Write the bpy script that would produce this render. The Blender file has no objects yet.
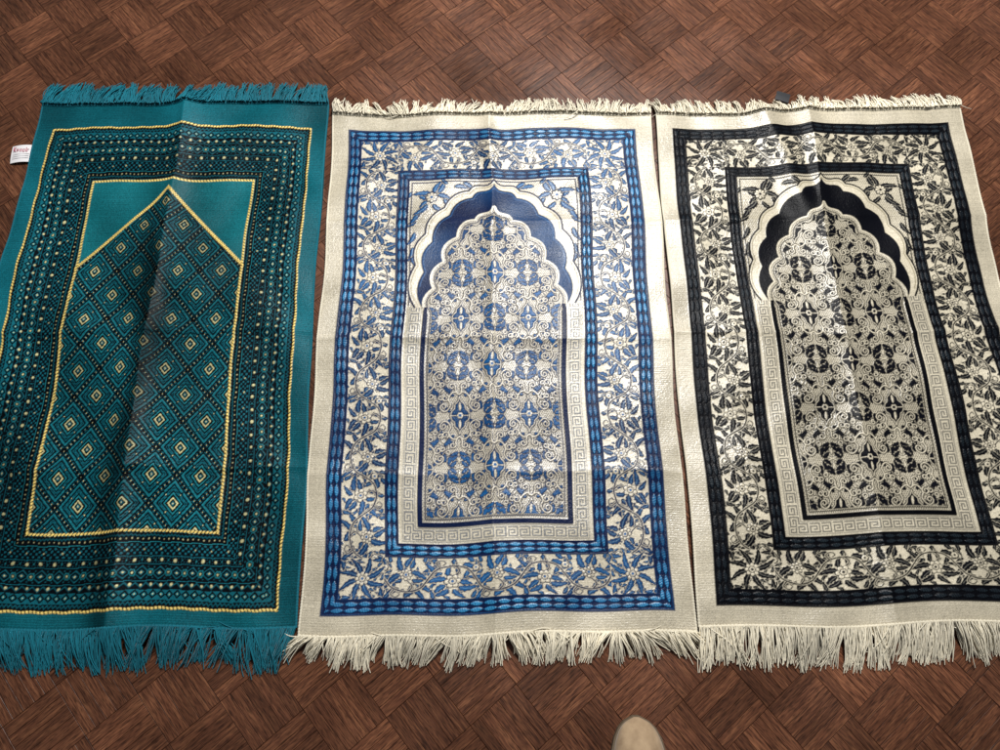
import bpy, math, random
import numpy as np
random.seed(7); rng=np.random.default_rng(7)
scene=bpy.context.scene
COL=scene.collection
pi=math.pi

# ---------------------------------------------------------------- helpers
def new_mesh(name, V, F, mat=None, smooth=True, col=None, quads=True):
    me=bpy.data.meshes.new(name)
    V=np.asarray(V,dtype=np.float32); 
    if quads:
        F=np.asarray(F,dtype=np.int32).reshape(-1,4)
        me.vertices.add(len(V)); me.vertices.foreach_set('co',V.ravel())
        me.loops.add(F.size); me.loops.foreach_set('vertex_index',F.ravel())
        me.polygons.add(len(F)); me.polygons.foreach_set('loop_start',np.arange(0,F.size,4,dtype=np.int32))
    else:
        me.from_pydata([tuple(map(float,v)) for v in V],[],F)
    me.update(calc_edges=True)
    if col is not None:
        a=me.attributes.new('tint','FLOAT_COLOR','POINT')
        c=np.ones((len(V),4),dtype=np.float32); c[:,:3]=col
        a.data.foreach_set('color',c.ravel())
    if smooth: me.shade_smooth()
    else: me.shade_flat()
    ob=bpy.data.objects.new(name,me); COL.objects.link(ob)
    if mat: me.materials.append(mat)
    return ob

def nodes(name):
    m=bpy.data.materials.new(name); m.use_nodes=True
    nt=m.node_tree; b=nt.nodes['Principled BSDF']
    return m,nt,b

def N(nt,t,**kw):
    n=nt.nodes.new(t)
    for k,v in kw.items():
        if k in n.inputs: n.inputs[k].default_value=v
        else: setattr(n,k,v)
    return n
def MR(nt,src,a,b_,c,d):
    r=nt.nodes.new('ShaderNodeMapRange')
    for k,v in zip(('From Min','From Max','To Min','To Max'),(a,b_,c,d)): r.inputs[k].default_value=v
    nt.links.new(src,r.inputs['Value']); return r.outputs[0]

def fabric_mat(name, rough=0.55, sheen=0.3, nscale=650, lo=0.62, hi=1.25, spec=(.4,.4), bump=0.5):
    m,nt,b=nodes(name)
    L=nt.links.new
    at=N(nt,'ShaderNodeAttribute',attribute_name='tint')
    tc=N(nt,'ShaderNodeTexCoord')
    n1=N(nt,'ShaderNodeTexNoise',Scale=nscale,Detail=1.0)
    L(tc.outputs['Object'],n1.inputs['Vector'])
    n2=N(nt,'ShaderNodeTexNoise',Scale=9.0,Detail=3.0)
    L(tc.outputs['Object'],n2.inputs['Vector'])
    mu=N(nt,'ShaderNodeMath',operation='MULTIPLY'); L(MR(nt,n1.outputs['Fac'],.25,.75,lo,hi),mu.inputs[0]); L(MR(nt,n2.outputs['Fac'],.3,.7,.80,1.15),mu.inputs[1])
    vm=N(nt,'ShaderNodeVectorMath',operation='SCALE'); L(at.outputs['Color'],vm.inputs[0]); L(mu.outputs[0],vm.inputs['Scale'])
    L(vm.outputs[0],b.inputs['Base Color'])
    L(MR(nt,n2.outputs['Fac'],.35,.65,rough-.07,rough+.10),b.inputs['Roughness'])
    # light (viscose) threads are glossier than the dark wool-like ones
    L(MR(nt,at.outputs['Fac'],.0,.40,spec[0],spec[1]),b.inputs['Specular IOR Level'])
    b.inputs['Sheen Weight'].default_value=sheen
    b.inputs['Sheen Roughness'].default_value=.35
    if bump>0:
        bp=N(nt,'ShaderNodeBump'); bp.inputs['Strength'].default_value=bump; bp.inputs['Distance'].default_value=.001
        L(n1.outputs['Fac'],bp.inputs['Height']); L(bp.outputs[0],b.inputs['Normal'])
    return m

# ---------------------------------------------------------------- 2-D shape maths (rug weaving)
def seg(X,Y,a,b,ra,rb):
    dx,dy=b[0]-a[0],b[1]-a[1]; l=dx*dx+dy*dy+1e-12
    h=np.clip(((X-a[0])*dx+(Y-a[1])*dy)/l,0,1)
    return np.hypot(X-a[0]-dx*h,Y-a[1]-dy*h)-(ra+(rb-ra)*h)
def stroke(X,Y,pts,r0,r1):
    d=np.full(X.shape,9.0); n=len(pts)-1
    for i in range(n):
        d=np.minimum(d,seg(X,Y,pts[i],pts[i+1],r0+(r1-r0)*i/n,r0+(r1-r0)*(i+1)/n))
    return d
def leaf(X,Y,x0,y0,deg,ln,wd,ser=.12,curl=.35):
    c,s=math.cos(math.radians(deg)),math.sin(math.radians(deg))
    a=(X-x0)*c+(Y-y0)*s; b=-(X-x0)*s+(Y-y0)*c
    b=b-curl*a*a/ln
    t=np.clip(a/ln,0,1)
    w=wd*np.sin(pi*t**.95)**.55*(1+ser*np.cos(a*2*pi/.0065))
    d=np.maximum(np.abs(b)-w,np.maximum(-a,a-ln))
    v=np.maximum(np.abs(b)-.0007,np.maximum(.002-a,a-ln*.78))
    return d,v
class Leaves:
    def __init__(s,shape): s.d=np.full(shape,9.); s.v=np.full(shape,9.)
    def add(s,dv,gap=.0010):
        d,v=dv; s.d=np.maximum(s.d,-(d-gap)); s.v=np.where(d<gap,v,s.v); s.d=np.minimum(s.d,d)
def rosette(X,Y,cx,cy,r,n,ph=0,dep=.22):
    rho=np.hypot(X-cx,Y-cy); a=np.arctan2(Y-cy,X-cx)
    return rho-r*(1-dep+dep*np.abs(np.cos(n*a/2+ph)))
def petal_lines(X,Y,cx,cy,r0,r1,n,ph=0):
    rho=np.hypot(X-cx,Y-cy); a=np.arctan2(Y-cy,X-cx)
    return np.maximum(np.abs(np.cos(n*a/2+ph))*rho*2/n-.0006,np.maximum(r0-rho,rho-r1))
def spiral(cx,cy,r0,r1,a0,turns,n=22):
    return [(cx+(r0+(r1-r0)*i/n)*math.cos(math.radians(a0)+turns*2*pi*i/n),cy+(r0+(r1-r0)*i/n)*math.sin(math.radians(a0)+turns*2*pi*i/n)) for i in range(n+1)]
def smooth(pts,n=6):
    out=[]; P=[pts[0]]+list(pts)+[pts[-1]]
    for i in range(1,len(P)-2):
        p0,p1,p2,p3=[np.array(q,float) for q in P[i-1:i+3]]
        for k in range(n):
            t=k/n
            out.append(tuple(.5*((2*p1)+(-p0+p2)*t+(2*p0-5*p1+4*p2-p3)*t*t+(-p0+3*p1-3*p2+p3)*t**3)))
    out.append(tuple(pts[-1])); return out
def sm(d,w=.0007): return np.clip(.5-d/(2*w),0,1)
def poly_sd(X,Y,pts):
    d=np.full(X.shape,9.0); ins=np.zeros(X.shape,bool); n=len(pts)
    for i in range(n):
        a=pts[i]; b=pts[(i+1)%n]
        d=np.minimum(d,seg(X,Y,a,b,0,0))
        if abs(a[1]-b[1])>1e-9:
            c=((a[1]>Y)!=(b[1]>Y))&(X<(b[0]-a[0])*(Y-a[1])/(b[1]-a[1])+a[0])
            ins^=c
    return np.where(ins,-d,d)
def scallop(P,ybot,bul=.22):
    right=[]
    for i in range(len(P)-1):
        A=np.array(P[i],float);B=np.array(P[i+1],float);l=np.hypot(*(B-A)); n=np.array([-(B-A)[1],(B-A)[0]])/l
        for k in range(7):
            t=k/7
            o=-.10*math.sin(2*pi*t) if i==0 else bul*4*t*(1-t)
            right.append(tuple(A+(B-A)*t+n*o*l))
    right.append(tuple(P[-1])); right.append((P[-1][0],ybot))
    return right+[(-x,y) for x,y in reversed(right[1:])]

class Tile:
    def __init__(s,w,h,res=.0005,y0=0.0):
        s.w,s.h,s.y0=w,h,y0; s.nx=int(round(w/res)); s.ny=int(round(h/res))
        s.X,s.Y=np.meshgrid((np.arange(s.nx)+.5)*w/s.nx,y0+(np.arange(s.ny)+.5)*h/s.ny); s.L={}
    def get(s,name,x,y):
        i=np.clip((x/s.w*s.nx).astype(int),0,s.nx-1); j=np.clip(((y-s.y0)/s.h*s.ny).astype(int),0,s.ny-1)
        return s.L[name][j,i]

def floral_tile():
    # a running stem with full leafy sprays; a blossom, then a smaller turned bloom, on alternate sides
    T=Tile(.15,.078,y0=-.039); X,Y=T.X,T.Y
    LV=Leaves(X.shape);dp=np.full(X.shape,9.);dc=dp.copy();dr=dp.copy();dk=dp.copy()
    cells=[(k,(1 if k%2==0 else -1)) for k in range(-1,4)]
    R=random.Random(5)
    small=[(R.uniform(0,.15),R.uniform(-.038,.038),R.uniform(0,360),R.uniform(.010,.014),R.uniform(.0030,.0040),R.choice([-.7,.7])) for _ in range(60)]
    for q in small:
        for o in (-.15,0,.15): LV.add(leaf(X,Y,q[0]+o,q[1],*q[2:5],curl=q[5]),.0009)
    for k,s in cells:
        U=X-k*.075; W=Y*s
        if k%2==0:
            LS=[(-.034,-.036,20,.022,.0058,.6),(.036,-.032,200,.020,.0056,.6),(.002,-.038,110,.015,.0055,-.5),
                (-.016,-.020,200,.027,.0064,-.7),(.014,-.024,340,.026,.0062,.7),(-.028,-.008,268,.022,.0060,-.7),
                (-.016,-.012,150,.022,.0060,-.7),(.022,-.016,75,.018,.0054,.7),(-.006,-.006,238,.018,.0056,.7),(.006,-.008,300,.018,.0054,-.7),
                (-.009,.002,205,.027,.0066,-.7),(.010,.006,-8,.028,.0068,.7),(-.010,.012,160,.028,.0070,-.7),(.010,.014,35,.027,.0068,-.7),
                (-.006,.018,112,.022,.0064,.7),(.003,.018,78,.021,.0058,-.7),(-.026,.036,215,.015,.0048,.6),(.030,.034,-25,.015,.0048,-.6)]
        else:
            LS=[(-.030,-.032,35,.024,.0060,.7),(.030,-.036,160,.020,.0056,-.7),(-.004,-.036,60,.017,.0056,-.5),
                (-.012,-.020,185,.030,.0062,.7),(.010,-.022,350,.029,.0062,-.7),(.026,-.008,285,.023,.0062,.7),(.024,-.004,95,.023,.0060,.7),
                (-.024,-.006,125,.025,.0064,.7),(-.008,-.002,222,.019,.0056,-.7),(.010,-.002,-40,.017,.0054,.7),
                (-.010,.006,190,.030,.0068,.7),(-.006,.014,140,.027,.0068,-.7),(.008,.010,10,.028,.0066,-.7),(.006,.018,52,.026,.0066,.7),(0,.020,98,.021,.0060,-.7),
                (-.030,.028,62,.014,.0046,.6),(.032,.030,112,.014,.0044,-.6)]
        for q in LS: LV.add(leaf(U,W,*q[:5],curl=q[5]))
    for k,s in cells:
        U=X-k*.075; W=Y*s
        st=smooth([(-.0375,0),(-.024,-.018),(0,-.025),(.024,-.018),(.0375,0)],5)
        dd=stroke(U,W,st,.0013,.0013); dd=np.minimum(dd,stroke(U,W,smooth([(.004,-.024),(.010,-.016),(.005,-.008),(0,-.004)],4),.0012,.0010))
        dd=np.minimum(dd,stroke(U,W,smooth([(-.020,-.020),(-.026,-.030),(-.018,-.035),(-.012,-.030),(-.016,-.026)],4),.0011,.0008))
        LV.d=np.maximum(LV.d,-(dd-.0010)); dk=np.minimum(dk,dd)
    for k,s in cells:
        U=X-k*.075; W=Y*s
        if k%2==0: cx,cy,r,n=0,.004,.0122,6
        else: cx,cy,r,n=-.001,.006,.0104,8
        dp=np.minimum(dp,rosette(U,W,cx,cy,r,n,.3,.32)); dr=np.minimum(dr,np.abs(rosette(U,W,cx,cy,r*.50,n,.3))-.0008)
        dr=np.minimum(dr,petal_lines(U,W,cx,cy,r*.5,r*.90,n,.3))
        dc=np.minimum(dc,np.hypot(U-cx,W-cy)-.0024)
        if k%2==0:
            dp=np.minimum(dp,rosette(U,W,.0375,-.020,.0056,6,0)); dc=np.minimum(dc,np.hypot(U-.0375,W+.020)-.0020)
    T.L=dict(leaf=sm(LV.d),core=sm(LV.d+.0016),vein=sm(LV.v,.0006)*sm(LV.d),pet=sm(dp),petline=sm(dp-.0016),ring=sm(dr,.0006),cen=sm(dc,.0006),vine=sm(dk))
    return T
def corner_tile():
    T=Tile(.078,.078,y0=-.039); X=T.X-.039;Y=T.Y
    LV=Leaves(X.shape); R=random.Random(9)
    for _ in range(45): LV.add(leaf(X,Y,R.uniform(-.038,.038),R.uniform(-.038,.038),R.uniform(0,360),.012,.0036,curl=R.choice([-.7,.7])),.0009)
    for sx in(-1,1):
        for sy in(-1,1):
            for o in (-45,0,40):
                LV.add(leaf(X,Y,sx*.039,sy*.039,math.degrees(math.atan2(-sy,-sx))+o,.020,.0058,curl=.6*(1 if o>0 else -1)))
    for k in range(8):
        a=k*45+22
        LV.add(leaf(X,Y,.010*math.cos(math.radians(a)),.010*math.sin(math.radians(a)),a-28,.028,.0066,curl=.75))
    dp=rosette(X,Y,0,0,.0125,8,0,.28)
    dr=np.minimum(np.abs(rosette(X,Y,0,0,.0062,8))-.0008,petal_lines(X,Y,0,0,.0062,.0115,8))
    T.L=dict(leaf=sm(LV.d),core=sm(LV.d+.0016),vein=sm(LV.v,.0006)*sm(LV.d),pet=sm(dp),petline=sm(dp-.0016),ring=sm(dr,.0006),cen=sm(np.hypot(X,Y)-.0026),vine=X*0)
    return T
FW,FH=.0655,.098
def field_tile():
    T=Tile(FW,FH,res=.0004); X,Y=T.X,T.Y
    big=np.full(X.shape,9.); st=big.copy();bl=big.copy();ce=big.copy(); fl=big.copy(); lob=big.copy()
    for (u0,v0) in [(0,0),(FW,FH)]:
        a=np.abs(X-u0); b=np.abs(Y-v0)
        og=smooth([(0,.036),(.003,.027),(.009,.021),(.0105,.013),(.0155,.008),(.0180,0)])
        md=poly_sd(a,b,[(-.01,0),(-.01,.036)]+og)
        bl=np.minimum(bl,md+.0006)
        st=np.minimum(st,np.abs(md)-.0007)
        fl=np.minimum(fl,rosette(a,b,0,0,.0060,6)); fl=np.minimum(fl,leaf(a,b,0,.009,90,.016,.0022,0,0)[0])
        ce=np.minimum(ce,np.hypot(a,b)-.0030)
        lo=smooth([(0,.0890),(.003,.078),(.010,.073),(.018,.067),(.0195,.056),(.028,.050),(.034,.041),(.034,.030),(.042,.022),(.046,.010),(.056,.004),(.0655,0)])
        lob=np.minimum(lob,stroke(a,b,lo,.0012,.0012))
        st=np.minimum(st,stroke(a,b,smooth([(0,.040),(.008,.045),(.016,.041),(.0205,.031),(.0175,.021),(.0230,.012),(.030,.009),(.0365,.014)])+spiral(.0310,.0185,.0066,.0018,-40,1.2),.0012,.0008))
        st=np.minimum(st,stroke(a,b,spiral(.0265,.0350,.0072,.0020,120,1.3),.0011,.0008))
        st=np.minimum(st,stroke(a,b,smooth([(.0035,.042),(.0060,.050)],3)+spiral(.0115,.0560,.0066,.0018,215,-1.2),.0012,.0008))
        st=np.minimum(st,stroke(a,b,spiral(.0450,.0290,.0052,.0018,-100,1.2),.0010,.0008))
        st=np.minimum(st,stroke(a,b,spiral(.0300,.0610,.0056,.0018,-60,1.2),.0010,.0008))
        for q in [(.0195,.0440,100,.014,.0046,.6),(.0100,.0360,60,.011,.0040,-.6),(.0200,.0060,80,.014,.0042,-.6),
                  (.0380,.0110,60,.015,.0044,.5),(.0020,.0680,60,.014,.0044,-.6),(.0480,.0020,20,.016,.0040,.3),
                  (.0230,.0580,20,.014,.0046,.7),(.0370,.0440,10,.017,.0050,.7),(.0120,.0780,30,.015,.0048,.7),(.0500,.0160,-10,.013,.0046,.6)]:
            bl=np.minimum(bl,leaf(a,b,*q[:5],.10,q[5])[0])
        bl=np.minimum(bl,np.hypot(a-.0310,b-.0185)-.0028); bl=np.minimum(bl,np.hypot(a-.0115,b-.0560)-.0026); bl=np.minimum(bl,np.hypot(a-.0265,b-.0350)-.0030)
    T.L=dict(blue=sm(bl-.0003),bluei=sm(bl+.0013),lob=sm(lob-.0012),lobi=sm(lob),outl=sm(st-.0016,.0006),strap=sm(st,.0006),flo=sm(fl-.0012),fl=sm(fl),cen=sm(ce))
    return T
FT,CT,GT=floral_tile(),corner_tile(),field_tile()
KEY=np.array([[c=='#' for c in r] for r in ["#######.","#.....#.","#.###.#.","#...#.#.","#####.#.","......#.","#######."]])

class Weave:
    def __init__(s,W,L,base,step=.0013):
        s.nx=int(W/step)+1; s.ny=int(L/step)+1
        s.X,s.Y=np.meshgrid(np.linspace(-W/2,W/2,s.nx),np.linspace(0,L,s.ny))
        s.C=np.zeros(s.X.shape+(3,))+np.array(base); s.H=np.zeros(s.X.shape)
    def put(s,m,c,h=None):
        m=np.asarray(m,float)
        s.C=s.C*(1-m[...,None])+np.array(c)*m[...,None]
        if h is not None: s.H=s.H*(1-m)+h*m
    def thread(s,a=.10):
        r=1+a*rng.standard_normal(s.X.shape)+.045*rng.standard_normal((s.ny,1))+.02*rng.standard_normal((1,s.nx))
        s.C*=np.clip(r,.5,1.5)[...,None]

def rect_d(X,Y,hw,y0,y1):
    return np.maximum(np.abs(X)-hw,np.maximum(y0-Y,Y-y1))   # <0 inside

def ornate(pal,W,L):
    w=Weave(W,L,pal['margin']); X,Y=w.X,w.Y; aX=np.abs(X)
    cream,dark,mid,light,warm=[pal[k] for k in('cream','dark','mid','light','warm')]
    rib=.5+.5*np.sin(Y*2*pi/.0042); w.put(rib*.22,[c*.70 for c in pal['margin']]); w.H+=rib*.00025
    nap_shade=np.clip(.5+.50*np.sin(X*7+Y*5+1)*np.sin(Y*8-X*4+.5)+.25*np.sin(X*23+Y*31)+.15*np.sin(X*61-Y*47),0,1)
    def speck(m,pit,r,a):
        gi=np.floor(Y/(pit*.8)); gx=((X/pit+.5*(gi%2))%1-.5)*pit; gy=((Y/(pit*.8))%1-.5)*pit*.8
        w.put(m*sm(np.hypot(gx,gy)-r,.0006)*a,dark)
    def chain(hw,y0,y1,th):
        d=rect_d(X,Y,hw,y0,y1); m=sm(d)*sm(-(d+th))
        w.put(m,mid,.0003); w.put(m*(1-nap_shade)*.85,dark)
        dx=hw-aX; dy=np.minimum(Y-y0,y1-Y); side=dx<dy
        q=(np.where(side,dx,dy)-th/2)/(th/2); p=np.where(side,Y,X)
        P=.024
        # braid: slanted overlapping links
        ph=p/P+.22*q*np.sign(q)+.0; lk=(ph%1); sl=np.abs(lk-.5)*2
        br=np.clip((.80-np.abs(np.abs(q)-.36)*2.6-(sl**2)*.75)/.25,0,1)
        w.put(m*np.clip((np.abs(q)-.80)/.06,0,1),dark,.0006)
        w.put(m*(np.abs(q)<.82),dark,.0001)
        w.put(m*br*(np.abs(q)<.82)*(.35+.65*nap_shade),mid,.0011)
        w.put(m*np.clip((br-.55)/.3,0,1)*(np.abs(q)<.7)*(.20+.70*nap_shade)*(.55+.45*np.sin(2*pi*(p+q*.006)/.0042)),light,.0015)
    fl_o=(.278,.060,1.000); fl_i=(.200,.131,.928)
    inf=(rect_d(X,Y,*fl_o)<0)&(rect_d(X,Y,*fl_i)>0)
    w.put(inf*1.0,cream,.0002)
    side=(aX>.200); top=Y>.928; bot=Y<.131
    corner=inf&side&(top|bot); sd=inf&side&~(top|bot); tb=inf&~side
    wob=.0018*np.sin(Y*37+X*11)+.0014*np.sin(X*53+Y*17)
    pv=(Y-.131)/.797*11*.075+wob; qv=(aX-.239)+wob*.6
    ph=(X+.200)/.400*5*.075+wob; qh=np.where(top,(Y-.964)/.072*.078,(.0955-Y)/.071*.078)
    for nm,c,h in [('leaf',dark,.0004),('core',mid,.0006),('vein',pal['vein'],.0006),('vine',dark,.0005),('petline',dark,.0001),('pet',[c*1.08 for c in cream],.0008),('ring',dark,.0003),('cen',mid,.0006)]:
        m=np.zeros(X.shape)
        m=np.where(sd,FT.get(nm,(pv+.0375)%.15,qv),m); m=np.where(tb,FT.get(nm,(ph+.0375)%.15,qh),m)
        cx=aX-.239+.039; cy=np.where(top,(Y-.964)/.072*.078,(.0955-Y)/.071*.078)
        m=np.where(corner,CT.get(nm,cx,cy),m)
        if nm=='core': w.put(m*(.15+.75*nap_shade),mid,h)
        elif nm=='vein': w.put(m*.40,pal['vein'],h)
        else: w.put(m,c,h)
    chain(.306,.034,1.027,.028)
    chain(.200,.131,.928,.025)
    inner=sm(rect_d(X,Y,.175,.156,.903))
    w.put(inner,cream,.0)
    spd=(Y>.60)&(inner>.5)
    speck(spd*1.0,.0046,.0012,.75)
    U=aX-.125; V=Y-.858
    LV=Leaves(X.shape)
    for a,l,wd,x0,y0,cu in [(-90,.030,.006,.036,-.075,.5),(-60,.024,.006,.034,-.048,.5),(-90,.038,.0070,.028,-.02,.5),(160,.030,.006,-.042,.026,.5),(0,.030,.007,.008,.002,.6),(35,.034,.007,.005,.010,-.6),(85,.026,.007,-.002,.014,.6),(-35,.034,.007,.012,-.004,-.6),(-70,.032,.007,.012,-.012,.6),(180,.034,.007,-.008,.008,.6),(145,.032,.007,-.008,.014,-.6),(190,.026,.006,-.060,.036,.5),(215,.026,.006,-.02,-.002,.6),(-110,.026,.006,.0,-.012,-.6),(20,.02,.005,-.03,.034,.5),(-80,.02,.005,.046,.02,.5),(-100,.03,.006,.040,-.11,.5),(-75,.022,.006,.038,-.13,-.5)]:
        LV.add(leaf(U,V,x0,y0,a,l,wd,curl=cu))
    w.put(sm(LV.d)*spd,dark,.0005); w.put(sm(LV.d+.0018)*spd*.8,mid,.0007); w.put(sm(LV.v,.0006)*spd*sm(LV.d)*.6,pal['vein'])
    w.put(sm(rosette(U,V,.004,.004,.0125,8,0,.26)-.0018)*spd,dark,.0002); w.put(sm(rosette(U,V,.004,.004,.0112,8,0,.26))*spd,cream,.0008); w.put(sm(petal_lines(U,V,.004,.004,.005,.010,8))*spd,dark); w.put(sm(np.hypot(U-.004,V-.004)-.0032)*spd,mid)
    w.put(sm(np.abs(rect_d(X,Y,.170,.156,.898))-.0012)*(Y>.62),dark,.0003)
    R=scallop([(0,.901),(.053,.875),(.102,.836),(.139,.779),(.160,.708),(.158,.615)],.17,.16)
    Q=scallop([(0,.890),(.046,.858),(.091,.818),(.125,.760),(.143,.692),(.1405,.61)],.186,.17)
    I=scallop([(0,.832),(.036,.800),(.072,.764),(.100,.712),(.121,.655),(.131,.60)],.194,.25)
    dR,dQ,dI=[poly_sd(X,Y,p) for p in (R,Q,I)]
    mR=sm(dR)*(Y>.60); w.put(mR*inner,cream,.0003)
    w.put(sm(np.abs(dR)-.0018)*inner*(Y>.615),dark,.0003); w.put(sm(np.abs(dR+.0055)-.0010)*inner*(Y>.63),[c*.5 for c in warm],.0002)
    kd=rect_d(X,Y,.170,.157,.615); kin=rect_d(X,Y,.1420,.185,2.0)
    km=(kd<0)&(kin>0)
    dx=.170-aX; dy=Y-.157; s2=dx<dy; qq=np.where(s2,dx,dy)-.0046; cell=.0027; q=qq/cell; p=np.where(s2,Y,X)/cell
    kk=KEY[np.clip(q.astype(int),0,6),(np.floor(p).astype(int))%8]*((qq>0)&(qq<cell*7))
    w.put(km*1.0,cream,.0002); w.put(km*kk*.80,pal['key'],.0004)
    w.put(km*sm(np.abs(qq+.0022)-.0006),pal['key']); w.put(km*sm(np.abs(qq-cell*7-.0018)-.0006),pal['key'])
    w.put(sm(dQ),dark,.0008)
    w.put(sm(np.abs(dQ+.0045)-.0010)*(Y>.66)*.7,mid,.0009)
    w.put(sm(dQ)*nap_shade*.55*(Y>.62),mid)
    w.put(sm(np.abs(dI-.002)-.0018)*(Y>.6),cream,.0005)
    mI=sm(dI); w.put(mI,[c*.92 for c in cream],.0)
    border=sm(dI+.008)
    P,Qy=2*FW,2*FH
    uu=X+.0014*np.sin(Y*43); u=np.abs((uu+P/2)%P-P/2); v=np.abs((Y-.292+.0014*np.sin(aX*60)+Qy/2)%Qy-Qy/2)
    speck(mI,.0042,.00125,.85)
    for nm,c,h in [('lob',dark,.0004),('lobi',cream,.0006),('blue',dark,.0004),('bluei',mid,.0006),('outl',dark,.0002),('strap',cream,.0006),('flo',dark,.0002),('fl',cream,.0006),('cen',mid,.0006)]:
        m=GT.get(nm,u,v)*mI*border
        if nm=='bluei': m=m*(.35+.65*nap_shade)
        w.put(m,c,h)
    w.put(mI*(1-border)*sm(np.abs(dI+.005)-.001),dark)
    w.put(sm(np.abs(np.maximum(aX-.136,.188-Y))-.0036)*(Y<.615)*(Y>.15),dark,.0006)
    w.thread(.10)
    return w

def teal_rug(W,L):
    T=(.003,.090,.118);TL=(.007,.155,.185);K=(.0012,.0025,.004);G=(.76,.55,.15);CR=(.48,.44,.22)
    w=Weave(W,L,(.003,.100,.128),.0013); X,Y=w.X,w.Y; aX=np.abs(X)
    rb=.5+.5*np.sin(Y*2*pi/.0042); w.put(.30*rb,K); w.H+=rb*.00025
    dx=.290-aX; dy=np.minimum(Y-.028,1.026-Y)/1.15; side=dx<dy; d=np.minimum(dx,dy)+.0006*np.sin(X*170+Y*90); p=np.where(side,Y-.527,X)+.0010*np.sin(Y*130+X*60)
    zone=(d>0)&(d<.1155)
    w.put(zone*1.0,K,.0002)
    def dots(dc,r,pitch,c,ph=0):
        cell=np.floor(p/pitch+ph); jit=.70+.35*((np.sin(cell*127.1+dc*3000)*43758.5)%1)
        pp=((p/pitch+ph)%1-.5)*pitch; w.put(zone*sm(np.hypot(d-dc,pp)-r*jit),c,.0009)
    def dia(dc,hw,pitch,ph=0,cc=CR):
        pp=np.abs(((p/pitch+ph)%1-.5)*pitch); k=np.abs(d-dc)/hw+pp/(pitch/2)
        w.put(zone*np.clip((.95-k)/.1,0,1),T,.0005); w.put(zone*np.clip((.78-k)/.1,0,1),K); w.put(zone*np.clip((.42-k)/.1,0,1),T,.0006); w.put(zone*np.clip((.20-k)/.06,0,1),cc)
    def band(d0,d1,c): w.put(zone*(d>d0)*(d<d1),c,.0004)
    def zig(dc,amp,pitch,wd,c):
        t=np.abs((p/pitch)%1-.5)*2; w.put(zone*sm(np.abs(d-dc-(t-.5)*2*amp)*.6-wd),c,.0006)
    zig(.0095,.0022,.0075,.0007,T)
    band(.0135,.0150,T)
    band(.0150,.0290,T); 
    pp=np.abs(((p/.0150)%1-.5)*.0150); k=np.abs(d-.022)/.0068+pp/.0075
    w.put(zone*np.clip((1.1-k)/.1,0,1),K); w.put(zone*np.clip((.55-k)/.1,0,1),TL,.0006); w.put(zone*np.clip((.22-k)/.06,0,1),CR)
    band(.0290,.0302,K)
    dots(.0355,.0028,.0180,CR); zig(.0355,.0035,.0180,.0006,T); band(.0410,.0422,T)
    dia(.0540,.0110,.0300); pq=((p/.0300+.5)%1-.5)*.0300
    ro=rosette(pq,d-.0540,0,0,.0062,6); w.put(zone*sm(ro),TL,.0006); w.put(zone*sm(ro+.0018),K); w.put(zone*sm(ro+.0040),CR)
    dots(.0458,.0012,.0100,T); dots(.0622,.0012,.0100,T)
    band(.0660,.0672,T)
    dots(.0725,.0031,.0240,CR,.25); dots(.0725,.0014,.0240,TL,.75); dots(.0697,.0008,.0050,T); dots(.0753,.0008,.0050,T); band(.0780,.0792,T)
    st=zone*(d>.0805)*(d<.0975)*((np.sin(2*pi*p/.010)*np.sin(2*pi*d/.0085))>.25); w.put(st,T,.0005)
    dots(.089,.0016,.030,CR); band(.0990,.1002,TL); dots(.1050,.0012,.0090,CR); zig(.1100,.0012,.0065,.0005,T)
    def rope(m,pa,cc):
        s=np.sin(2*pi*(pa/.0065+cc/.010)); w.put(m*1.0,K,.0003); w.put(m*np.clip((s+.75)/.3,0,1),G,.0011)
    rp=rect_d(X,Y,.1745,.160,.892)
    inside=rp<0
    w.put(sm(rp),K,.0002)
    P,Qy=.0873,.1040
    q=.0013; Xq=(np.floor(X/q)+.5)*q+.0010*np.sin(Y*60); Yq=(np.floor(Y/q)+.5)*q
    u=np.abs((Xq/P+.5)%1-.5)*P; v=np.abs(((Yq-.212)/Qy+.5)%1-.5)*Qy
    k=u/(P/2)+v/(Qy/2); s_=u/(P/2)-v/(Qy/2)
    tw=.5+.5*np.cos(s_*2*pi*4)
    inner=inside*1.0
    # black lattice lines with a beaded teal edge
    w.put(inner*(np.abs(k-1)>.05)*(np.abs(k-1)<.10)*(tw>.3),T,.0005)
    w.put(inner*(np.abs(k-1)<.030)*(tw>.90),CR)
    for kk in (k,2-k):
        w.put(inner*(kk<.82)*(kk>.48),T,.0006)                      # broad teal lozenge
        w.put(inner*(kk<.70)*(kk>.62),K,.0003); w.put(inner*(kk<.57)*(kk>.53)*(tw>.4),K,.0003)
        w.put(inner*(kk<.80)*(kk>.755),TL,.0007)
        w.put(inner*(kk<.40)*(kk>.33),TL,.0006)
        w.put(inner*(kk<.235)*(kk>.165),CR,.0008)
        w.put(inner*(kk<.10),T,.0008); w.put(inner*(kk<.045),CR,.0008)
    w.put(inner*(np.abs(s_)<.030)*(np.abs(k-1)<.52)*(np.abs(k-1)>.20),K,.0004)
    w.put(inner*(np.abs(s_)<.028)*(np.abs(k-1)<.44)*(np.abs(k-1)>.38),CR,.0006)
    gy=.869-(.179/.1745)*aX
    above=Y-gy
    gm=inside&(above>0); w.put(gm*1.0,(.005,.140,.165),.0004); w.put(gm*.22*rb,K); w.H+=gm*rb*.00025
    nap_shade=.86+.30*np.sin(X*9+1.2)*np.sin(Y*6+.5)+.14*np.sin(X*31+Y*19)
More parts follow.
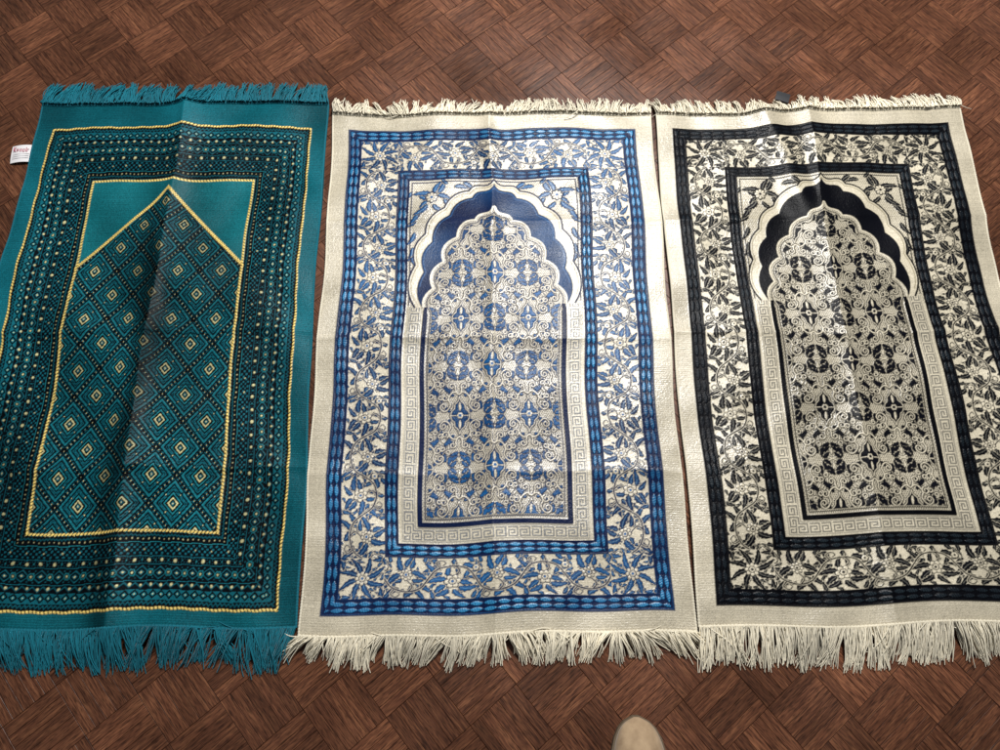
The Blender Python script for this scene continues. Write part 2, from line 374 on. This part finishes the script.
    nap_shade*=1-.70*np.exp(-((X+.014+.02*np.sin(Y*9))/.030)**2)*np.clip((.95-Y)/.2,0,1)  # shade of the centre fold painted into the pile colour as a dark band
    w.C*=np.clip(nap_shade+.05,.25,1.4)[...,None]
    rope(sm(-(d+.0000))*sm(d-.0036),p,d)
    rope(inside*sm(np.abs(above)*.7-.0030),aX*1.43,above)
    rope(sm(np.abs(rp+.003)-.0022),np.where((.1745-aX)<np.minimum(Y-.160,.892-Y),Y,X),rp)
    w.thread(.14)
    return w

# ---------------------------------------------------------------- surfaces
class Surf:
    def __init__(s,BL,BR,TR,TL,W,L,warp,height):
        s.c=[np.array(q,float) for q in (BL,BR,TR,TL)]; s.W,s.L=W,L; s.warp=warp; s.height=height
    def __call__(s,x,y,lift=0.0):
        x=np.asarray(x,float); y=np.asarray(y,float)
        dx,dy=s.warp(x,y); a=((x+dx)/s.W+.5); b=(y+dy)/s.L
        a_,b_=a[...,None],b[...,None]
        P=(1-a_)*(1-b_)*s.c[0]+a_*(1-b_)*s.c[1]+a_*b_*s.c[2]+(1-a_)*b_*s.c[3]
        z=.0055+s.height(x,y)+lift
        return np.concatenate([P,z[...,None]],-1)

def rug_mesh(name,w,S,mat):
    P=S(w.X,w.Y); P[...,2]+=w.H+rng.random(w.H.shape)*.00042
    P=np.pad(P,((1,1),(1,1),(0,0)),mode='edge')
    C=np.pad(w.C,((1,1),(1,1),(0,0)),mode='edge')
    for sl in [np.s_[0,:],np.s_[-1,:],np.s_[:,0],np.s_[:,-1]]: P[sl+(2,)]=.0006
    ny,nx=P.shape[:2]; I=np.arange(ny*nx).reshape(ny,nx)
    F=np.stack([I[:-1,:-1],I[:-1,1:],I[1:,1:],I[1:,:-1]],-1).reshape(-1,4)
    return new_mesh(name,P.reshape(-1,3),F,mat,True,C.reshape(-1,3))

def tube(pts,rad,sides=5):
    pts=np.asarray(pts,float); n=len(pts); t=np.gradient(pts,axis=0); t/=np.linalg.norm(t,axis=1)[:,None]+1e-12
    up=np.array([0,0,1.0]); a=np.cross(t,up); a/=np.linalg.norm(a,axis=1)[:,None]+1e-9; b=np.cross(a,t)
    ang=np.arange(sides)*2*pi/sides; rad=np.broadcast_to(rad,(n,))
    V=pts[:,None,:]+rad[:,None,None]*(np.cos(ang)[None,:,None]*a[:,None,:]+np.sin(ang)[None,:,None]*b[:,None,:])
    I=np.arange(n*sides).reshape(n,sides); J=np.roll(I,-1,1)
    F=np.stack([I[:-1],J[:-1],J[1:],I[1:]],-1).reshape(-1,4)
    return V.reshape(-1,3),F
class Acc:
    def __init__(s): s.V=[];s.F=[];s.C=[];s.n=0
    def add(s,V,F,c):
        s.V.append(V);s.F.append(F+s.n);s.C.append(np.zeros((len(V),3))+np.array(c));s.n+=len(V)
    def make(s,name,mat): return new_mesh(name,np.concatenate(s.V),np.concatenate(s.F),mat,True,np.concatenate(s.C))

def fringe(S,end,length,col,mat,splay=.5,mess=.28,pitch=.0066,per=12,r=.00098,fly=.03,lv=.72):
    A=Acc(); W=S.W; n=int(W/pitch); y=0 if end=='b' else S.L; sg=-1 if end=='b' else 1
    drift=0; cl=0
    for i in range(n):
        x=-W/2+(i+.5)*W/n; root=S(np.array([x]),np.array([float(y)]))[0]
        e=(x/(W/2)); drift=.82*drift+random.gauss(0,mess*.42)
        if random.random()<.3: cl=random.gauss(0,mess*.8)          # neighbouring tassels mat together
        ang=drift+cl*.6+random.gauss(0,mess*.25)+splay*e*abs(e)**3
        ln=length*random.uniform(lv,1.08)
        bend=random.gauss(0,.30); tgt=random.uniform(.1,1.0)
        for k in range(per):
            off=random.uniform(-.0042,.0042)
            r0=root+np.array([off,0,random.uniform(-.002,.0005)])
            a=ang+random.gauss(0,.07)-off*tgt*22; l=ln*random.uniform(.82,1.05); bn=bend+random.gauss(0,.15)
            if random.random()<fly: a+=random.gauss(0,.6); l*=1.05
            pts=[];m=7; p=r0.copy(); hz=random.uniform(.001,.009)
            for j in range(m+1):
                t=j/m; aa=a+bn*(t-.3)+.10*math.sin(t*9+k*2+i)
                zz=(1-t)**1.5*(r0[2])+hz*math.sin(pi*t)+.0014+.0008*k*(1-t*.6)
                pts.append([p[0],p[1],zz])
                p=p+np.array([math.sin(aa),sg*math.cos(aa),0])*l/m
            t=random.uniform(.80,1.08)
            V,F=tube(pts,np.linspace(r*1.15,r*.7,m+1),4)
            A.add(V,F,[c*t for c in col])
    return A.make('fringe',mat)

def binding(S,col,mat,side_r=.0024,end_r=.0030):
    A=Acc()
    for s in (-1,1):
        y=np.linspace(0,S.L,700); P=S(np.full_like(y,s*S.W/2),y); P[:,2]=np.maximum(P[:,2]-.001,side_r)
        V,F=tube(P,side_r*(1+.16*np.sin(np.arange(700)*1.9)),6); A.add(V,F,[c*.95 for c in col])
    for yy in (0,S.L):
        x=np.linspace(-S.W/2,S.W/2,600); P=S(x,np.full_like(x,yy)); P[:,2]=np.maximum(P[:,2],end_r)
        P[:,2]+=.0006*np.sin(np.arange(600)*.9)
        V,F=tube(P,end_r*(1+.22*np.sin(np.arange(600)*1.15)),6); A.add(V,F,col)
    return A.make('edge_binding',mat)

def group(name,loc,label,cat,parts,grp=None):
    e=bpy.data.objects.new(name,None); e.location=loc; e.empty_display_size=.1; COL.objects.link(e)
    e['label']=label; e['category']=cat
    if grp: e['group']=grp
    bpy.context.view_layer.update()
    for p in parts:
        p.parent=e; p.matrix_parent_inverse=e.matrix_world.inverted()
    return e

def crease(x,A,w,s=.0025): return A*np.exp(-(np.sqrt(x*x+s*s)-s)/w)
def und(x,y,k,ph): return np.sin(x*k+ph+1.3*np.sin(y*k*.6+ph))*np.sin(y*k*.8-ph+1.1*np.sin(x*k*.7))

pileA=fabric_mat('woven_pile_cream',rough=.34,sheen=.0,spec=(.08,.80),bump=.40,lo=.72,hi=1.2)
pileT=fabric_mat('woven_pile_teal',rough=.44,sheen=.0,spec=(.06,.40),bump=.40)
yarn=fabric_mat('cotton_yarn',rough=.8,sheen=.1,nscale=900,lo=.85,hi=1.1,spec=(.2,.2),bump=0)

CREAM=(.50,.445,.335); MARG=(.435,.385,.285)
blue=dict(cream=CREAM,margin=MARG,dark=(.003,.009,.040),mid=(.005,.078,.225),light=(.045,.30,.52),vein=(.16,.32,.46),warm=(.46,.39,.22),key=(.10,.11,.13))
black=dict(cream=(.50,.445,.33),margin=MARG,dark=(.0014,.0015,.0026),mid=(.0028,.0030,.0062),light=(.018,.028,.034),vein=(.26,.25,.20),warm=(.48,.41,.25),key=(.09,.085,.075))

S_mid=Surf((-.3461,-.022),(.3345,-.0154),(.3270,1.0476),(-.3600,1.0476),.68,1.065,
    lambda x,y:(.0022*np.sin(y*9+1)+.0018*np.sin(y*23+x*5),.0028*np.sin(x*10)+.0018*np.sin(x*27+y*4)),
    lambda x,y: crease(x+.004,.0075,.020)+crease(y-.545+.006*np.sin(x*9),.0030,.012)+crease(y-.80,.0022,.010)+crease(y-.28,.0020,.010)+.0030*(1+und(x,y,15,.5))+.0018*(1+und(x,y,37,2)))
S_left=Surf((-1.000,-.012),(-.3540,-.009),(-.3790,1.074),(-1.0013,1.074),.645,1.084,
    lambda x,y:(.0035*np.sin(y*7+.4)+.0015*np.sin(y*21+x*9),.002*np.sin(x*9+.5)+.0025*np.sin(x*21+y*5)),
    lambda x,y: crease(x-.002+.006*np.sin(y*5),.0160,.022)+crease(y-.55,.0035,.010)+crease(y-.28,.0035,.010)+.0048*(1+und(x,y,13,2))+.0026*(1+und(x,y,33,1)))
S_right=Surf((.3450,-.0056),(1.020,.0),(1.000,1.061),(.3385,1.0476),.675,1.063,
    lambda x,y:(.0050*np.sin(y*6.5+.2)*np.sin((x+.33)*3+.1)+.002*np.sin(y*15+x*5),.003*np.sin(x*8)+.0025*np.sin(x*19+y*7)),
    lambda x,y: crease(x+.004,.0085,.018)+crease(y-.545+.008*np.sin(x*8+1),.0032,.010)+crease(y-.80,.0025,.010)+.012*np.exp(-((x+.10+.25*(y-1.06))/.028)**2)*np.clip((y-.6)/.3,0,1)+.0042*(1+und(x,y,14,3))+.0022*(1+und(x,y,35,1.5)))

def build(S,w,label,col,pm,fr_b,fr_t,extra=[],**k):
    pile=rug_mesh('pile',w,S,pm)
    bt=fringe(S,'b',fr_b,col,yarn,**k.get('bk',{})); tp=fringe(S,'t',fr_t,col,yarn,**k.get('tk',{}))
    bd=binding(S,[c*.80 for c in col],yarn)
    c=S(np.array([0.]),np.array([S.L/2]))[0]
    return group('prayer_rug',(c[0],c[1],0),label,'rug',[pile,bt,tp,bd]+extra,'prayer rugs laid out on the floor')

white,nt,b=nodes('satin_label'); b.inputs['Base Color'].default_value=(.72,.70,.70,1); b.inputs['Roughness'].default_value=.5
dk,nt,b=nodes('dark_label'); b.inputs['Base Color'].default_value=(.008,.008,.01,1); b.inputs['Roughness'].default_value=.7
def patch(name,cx,cy,wd,hg,rot,z,mat,bend=.004):
    V=[];F=[];n=8
    for j in range(n+1):
        for i in range(n+1):
            u=(i/n-.5)*wd; v=(j/n-.5)*hg; c,s=math.cos(rot),math.sin(rot)
            V.append((cx+u*c-v*s,cy+u*s+v*c,z+bend*math.sin(i/n*pi)+.001*math.sin(j/n*4)))
    for j in range(n):
        for i in range(n): a=j*(n+1)+i; F.append((a,a+1,a+n+2,a+n+1))
    return new_mesh(name,V,F,mat)
lab=patch('care_label',-1.022,.952,.050,.043,.08,.004,white)
mk=Acc()
for gx,pts in enumerate([[(0,0),(0,1)],[(0,.5),(.6,1)],[(0,.5),(.6,0)],[(1,0),(1,.6),(1.5,.6),(1.5,.3),(1,.3)],[(2,0),(2,.6),(2.5,.6),(2.5,0)],[(3,0),(3.5,0),(3.5,.6),(3,.6),(3,0)],[(4,0),(4,1)],[(4.4,0),(4.4,.6),(4.9,.6)]]):
    P=[(-1.040+px*.0065,.955+py*.011,.0092) for px,py in pts]
    V,F=tube(P,.0007,4); mk.add(V,F,(.4,.05,.1))
for r in range(3):
    V,F=tube([(-1.040,.948-r*.005,.0088),(-1.006,.9505-r*.005,.0088)],.0004,4); mk.add(V,F,(.2,.2,.22))
mk=mk.make('label_print',yarn)
mk.parent=lab
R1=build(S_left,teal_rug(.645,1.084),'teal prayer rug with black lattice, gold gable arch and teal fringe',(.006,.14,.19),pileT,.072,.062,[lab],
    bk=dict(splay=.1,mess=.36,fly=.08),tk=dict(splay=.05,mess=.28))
IV=(.78,.71,.555)
R2=build(S_mid,ornate(blue,.68,1.065),'cream and blue prayer rug with scalloped navy arch, cream fringe',IV,pileA,.055,.046,[],
    bk=dict(splay=.75,mess=.44,fly=.05,lv=.60),tk=dict(splay=.25,mess=.36,fly=.06,lv=.60))
dl=patch('woven_tag',.618,1.090,.030,.024,-.35,.017,dk,.0006)
R3=build(S_right,ornate(black,.675,1.063),'cream and black prayer rug with scalloped black arch, cream fringe',IV,pileA,.068,.046,[dl],
    bk=dict(splay=.12,mess=.20,fly=.03,lv=.75),tk=dict(splay=.2,mess=.36,fly=.06,lv=.60))

# ---------------------------------------------------------------- parquet floor
def floor():
    fw=.0200; nb=5; blk=fw*nb; V=[];F=[];C=[]
    rot=math.radians(40); c,s=math.cos(rot),math.sin(rot); R=28; n=0
    for bi in range(-R,R):
        for bj in range(-R,R):
            ccx,ccy=(bi+.5)*blk,(bj+.5)*blk
            wx,wy=ccx*c-ccy*s, ccx*s+ccy*c+.4
            if abs(wx)>1.8 or abs(wy-.5)>1.6: continue
            hor=(bi+bj)%2==0
            base=random.uniform(0,.45)
            for k in range(nb):
                g=.00016; ins=.00045
                a0,a1=0+g*2.5,blk-g*2.5; b0,b1=k*fw+g,(k+1)*fw-g
                zt=random.uniform(-.00010,.0)
                rnd=random.random(); tone=min(1,max(0,base+random.uniform(0,.55)))
                for lev,(e,z) in enumerate([(0,-.0014),(0,-.0004+zt),(ins,zt)]):
                    for (a,b_) in [(a0+e,b0+e),(a1-e,b0+e),(a1-e,b1-e),(a0+e,b1-e)]:
                        lx,ly=(bi*blk+a,bj*blk+b_) if hor else (bi*blk+b_,bj*blk+a)
                        V.append((lx*c-ly*s,lx*s+ly*c+.4,z)); C.append((a+rnd*7,b_+rnd*3,tone if lev==2 else -.5))
                for lev in range(2):
                    for q in range(4):
                        f=(n+lev*4+q,n+lev*4+(q+1)%4,n+lev*4+4+(q+1)%4,n+lev*4+4+q); F.append(f if hor else f[::-1])
                f=(n+8,n+9,n+10,n+11); F.append(f if hor else f[::-1]); n+=12
    m_=3.2
    V+=[(-m_,-m_,-.0012),(m_,-m_,-.0012),(m_,m_+.5,-.0012),(-m_,m_+.5,-.0012)]; C+=[(0,0,-.5)]*4; F.append((n,n+1,n+2,n+3))
    m,nt,b=nodes('varnished_oak_parquet'); L=nt.links.new
    at=N(nt,'ShaderNodeAttribute',attribute_name='tint'); sp=N(nt,'ShaderNodeSeparateXYZ'); L(at.outputs['Vector'],sp.inputs[0])
    def grain(sa,sb,scale,det,dist=0.):
        cb=N(nt,'ShaderNodeCombineXYZ')
        m1=N(nt,'ShaderNodeMath',operation='MULTIPLY'); m1.inputs[1].default_value=sa; L(sp.outputs[0],m1.inputs[0])
        m2=N(nt,'ShaderNodeMath',operation='MULTIPLY'); m2.inputs[1].default_value=sb; L(sp.outputs[1],m2.inputs[0])
        L(m1.outputs[0],cb.inputs[0]); L(m2.outputs[0],cb.inputs[1])
        t=N(nt,'ShaderNodeTexNoise',Scale=scale,Detail=det,Distortion=dist); L(cb.outputs[0],t.inputs['Vector']); return t
    g1=grain(10,150,1.6,4,.7); g2=grain(60,700,1.0,3,.2)
    cr=N(nt,'ShaderNodeValToRGB'); e=cr.color_ramp.elements; e[0].position=.28; e[0].color=(.044,.0155,.0078,1); e[1].position=.74; e[1].color=(.160,.066,.031,1)
    x=e.new(.5); x.color=(.090,.0335,.0165,1)
    L(g1.outputs['Fac'],cr.inputs[0])
    mm=N(nt,'ShaderNodeMath',operation='MULTIPLY'); L(MR(nt,g2.outputs['Fac'],.38,.53,.42,1.10),mm.inputs[0]); L(MR(nt,sp.outputs[2],0,1,.64,1.45),mm.inputs[1])
    tc=N(nt,'ShaderNodeTexCoord'); n3=N(nt,'ShaderNodeTexNoise',Scale=5.,Detail=6.); L(tc.outputs['Object'],n3.inputs['Vector'])
    m5=N(nt,'ShaderNodeMath',operation='MULTIPLY'); L(mm.outputs[0],m5.inputs[0]); L(MR(nt,n3.outputs['Fac'],.3,.7,.72,1.22),m5.inputs[1])
    vs=N(nt,'ShaderNodeVectorMath',operation='SCALE'); L(cr.outputs[0],vs.inputs[0]); L(m5.outputs[0],vs.inputs['Scale'])
    L(vs.outputs[0],b.inputs['Base Color'])
    L(MR(nt,n3.outputs['Fac'],.25,.75,.22,.48),b.inputs['Roughness'])
    L(MR(nt,sp.outputs[2],-.30,0,.0,.26),b.inputs['Specular IOR Level'])
    bp=N(nt,'ShaderNodeBump'); bp.inputs['Strength'].default_value=.28; bp.inputs['Distance'].default_value=.0005; L(g2.outputs['Fac'],bp.inputs['Height']); L(bp.outputs[0],b.inputs['Normal'])
    o=new_mesh('floor',V,F,m,False,np.array(C)); o['kind']='structure'
floor()

# ---------------------------------------------------------------- shoe
def shoe():
    ox,oy=.226,-.1485
    sec=[(0,.004,.012),(.006,.019,.026),(.016,.029,.036),(.032,.037,.043),(.055,.043,.049),(.08,.046,.055),(.11,.045,.066),(.14,.041,.078),(.17,.037,.086),(.20,.035,.090),(.235,.034,.092),(.262,.029,.090),(.276,.015,.078),(.279,.004,.060)]
    V=[];F=[];m=20
    for (s,hw,h) in sec:
        for k in range(m):
            a=-.15*pi+1.3*pi*k/(m-1); x=hw*math.cos(a); z=.016+max(-.004,(h-.016)*math.sin(a)) if h>.016 else .014
            V.append((ox+x-.012*s/.28+.004*math.sin(s*20),oy-s,z))
    for i in range(len(sec)-1):
        for k in range(m-1):
            a=i*m+k; F.append((a,a+m,a+m+1,a+1))
    m1,nt,b=nodes('beige_suede'); b.inputs['Roughness'].default_value=.85; b.inputs['Sheen Weight'].default_value=.2
    tc=N(nt,'ShaderNodeTexCoord'); n1=N(nt,'ShaderNodeTexNoise',Scale=60.,Detail=4.); nt.links.new(tc.outputs['Object'],n1.inputs['Vector'])
    n4=N(nt,'ShaderNodeTexNoise',Scale=900.,Detail=2.); nt.links.new(tc.outputs['Object'],n4.inputs['Vector'])
    cr=N(nt,'ShaderNodeValToRGB'); cr.color_ramp.elements[0].color=(.24,.16,.09,1); cr.color_ramp.elements[1].color=(.35,.245,.145,1); cr.color_ramp.elements[0].position=.3;cr.color_ramp.elements[1].position=.7
    nt.links.new(n1.outputs['Fac'],cr.inputs[0]); nt.links.new(cr.outputs[0],b.inputs['Base Color'])
    bp=N(nt,'ShaderNodeBump'); bp.inputs['Strength'].default_value=.3; bp.inputs['Distance'].default_value=.0005; nt.links.new(n4.outputs['Fac'],bp.inputs['Height']); nt.links.new(bp.outputs[0],b.inputs['Normal'])
    up=new_mesh('upper',V,F,m1)
    md=up.modifiers.new('s','SUBSURF'); md.levels=2; md.render_levels=2
    m2,nt,b=nodes('tan_rubber'); b.inputs['Base Color'].default_value=(.10,.07,.04,1); b.inputs['Roughness'].default_value=.7
    out=[]
    for (s,hw,h) in sec: out.append((ox+hw*1.04+.001-.012*s/.28+.004*math.sin(s*20),oy-s+ (.002 if s==0 else 0)))
    for (s,hw,h) in reversed(sec): out.append((ox-hw*1.04-.001-.012*s/.28+.004*math.sin(s*20),oy-s+(.002 if s==0 else 0)))
    n=len(out); V=[(x,y,.001) for x,y in out]+[(x,y,.014) for x,y in out]
    F=[tuple(range(n-1,-1,-1)),tuple(range(n,2*n))]+[(i,(i+1)%n,n+(i+1)%n,n+i) for i in range(n)]
    so=new_mesh('sole',V,F,m2,False,quads=False)
    A=Acc()
    for j in range(5):
        s=.105+j*.02; zt=.068+j*.0055
        P=[(ox-.012*s/.28+.02*math.cos(a),oy-s,zt-.006+.010*math.sin(a)) for a in np.linspace(.1,pi-.1,9)]
        V,F=tube(P,.0028,6); A.add(V,F,(.4,.33,.24))
    la=A.make('laces',yarn)
    group('shoe',(ox,oy-.14,0),'beige suede shoe with rounded toe standing on parquet','shoe',[up,so,la])
shoe()

# ---------------------------------------------------------------- camera + light
cam=bpy.data.cameras.new('camera'); co=bpy.data.objects.new('camera',cam); COL.objects.link(co)
co.location=(0,0,1.358); co.rotation_euler=(math.radians(18.5),0,0); cam.sensor_width=36; cam.lens=26.64; cam.clip_start=.01; cam.clip_end=50
scene.camera=co
w=bpy.data.worlds.new('World'); scene.world=w; w.use_nodes=True
w.node_tree.nodes['Background'].inputs[0].default_value=(.82,.92,1,1); w.node_tree.nodes['Background'].inputs[1].default_value=.18
def area(loc,target,sx,sy,power,col):
    l=bpy.data.lights.new('window_light','AREA'); l.shape='RECTANGLE'; l.size=sx; l.size_y=sy; l.energy=power; l.color=col
    o=bpy.data.objects.new('window_light',l); COL.objects.link(o); o.location=loc
    from mathutils import Vector
    o.rotation_euler=(Vector(target)-Vector(loc)).to_track_quat('-Z','Y').to_euler()
area((.35,1.75,2.25),(.20,.10,0),.45,.65,120,(1,.985,.965))
scene.view_settings.view_transform='Standard'; scene.view_settings.look='None'; scene.view_settings.exposure=0
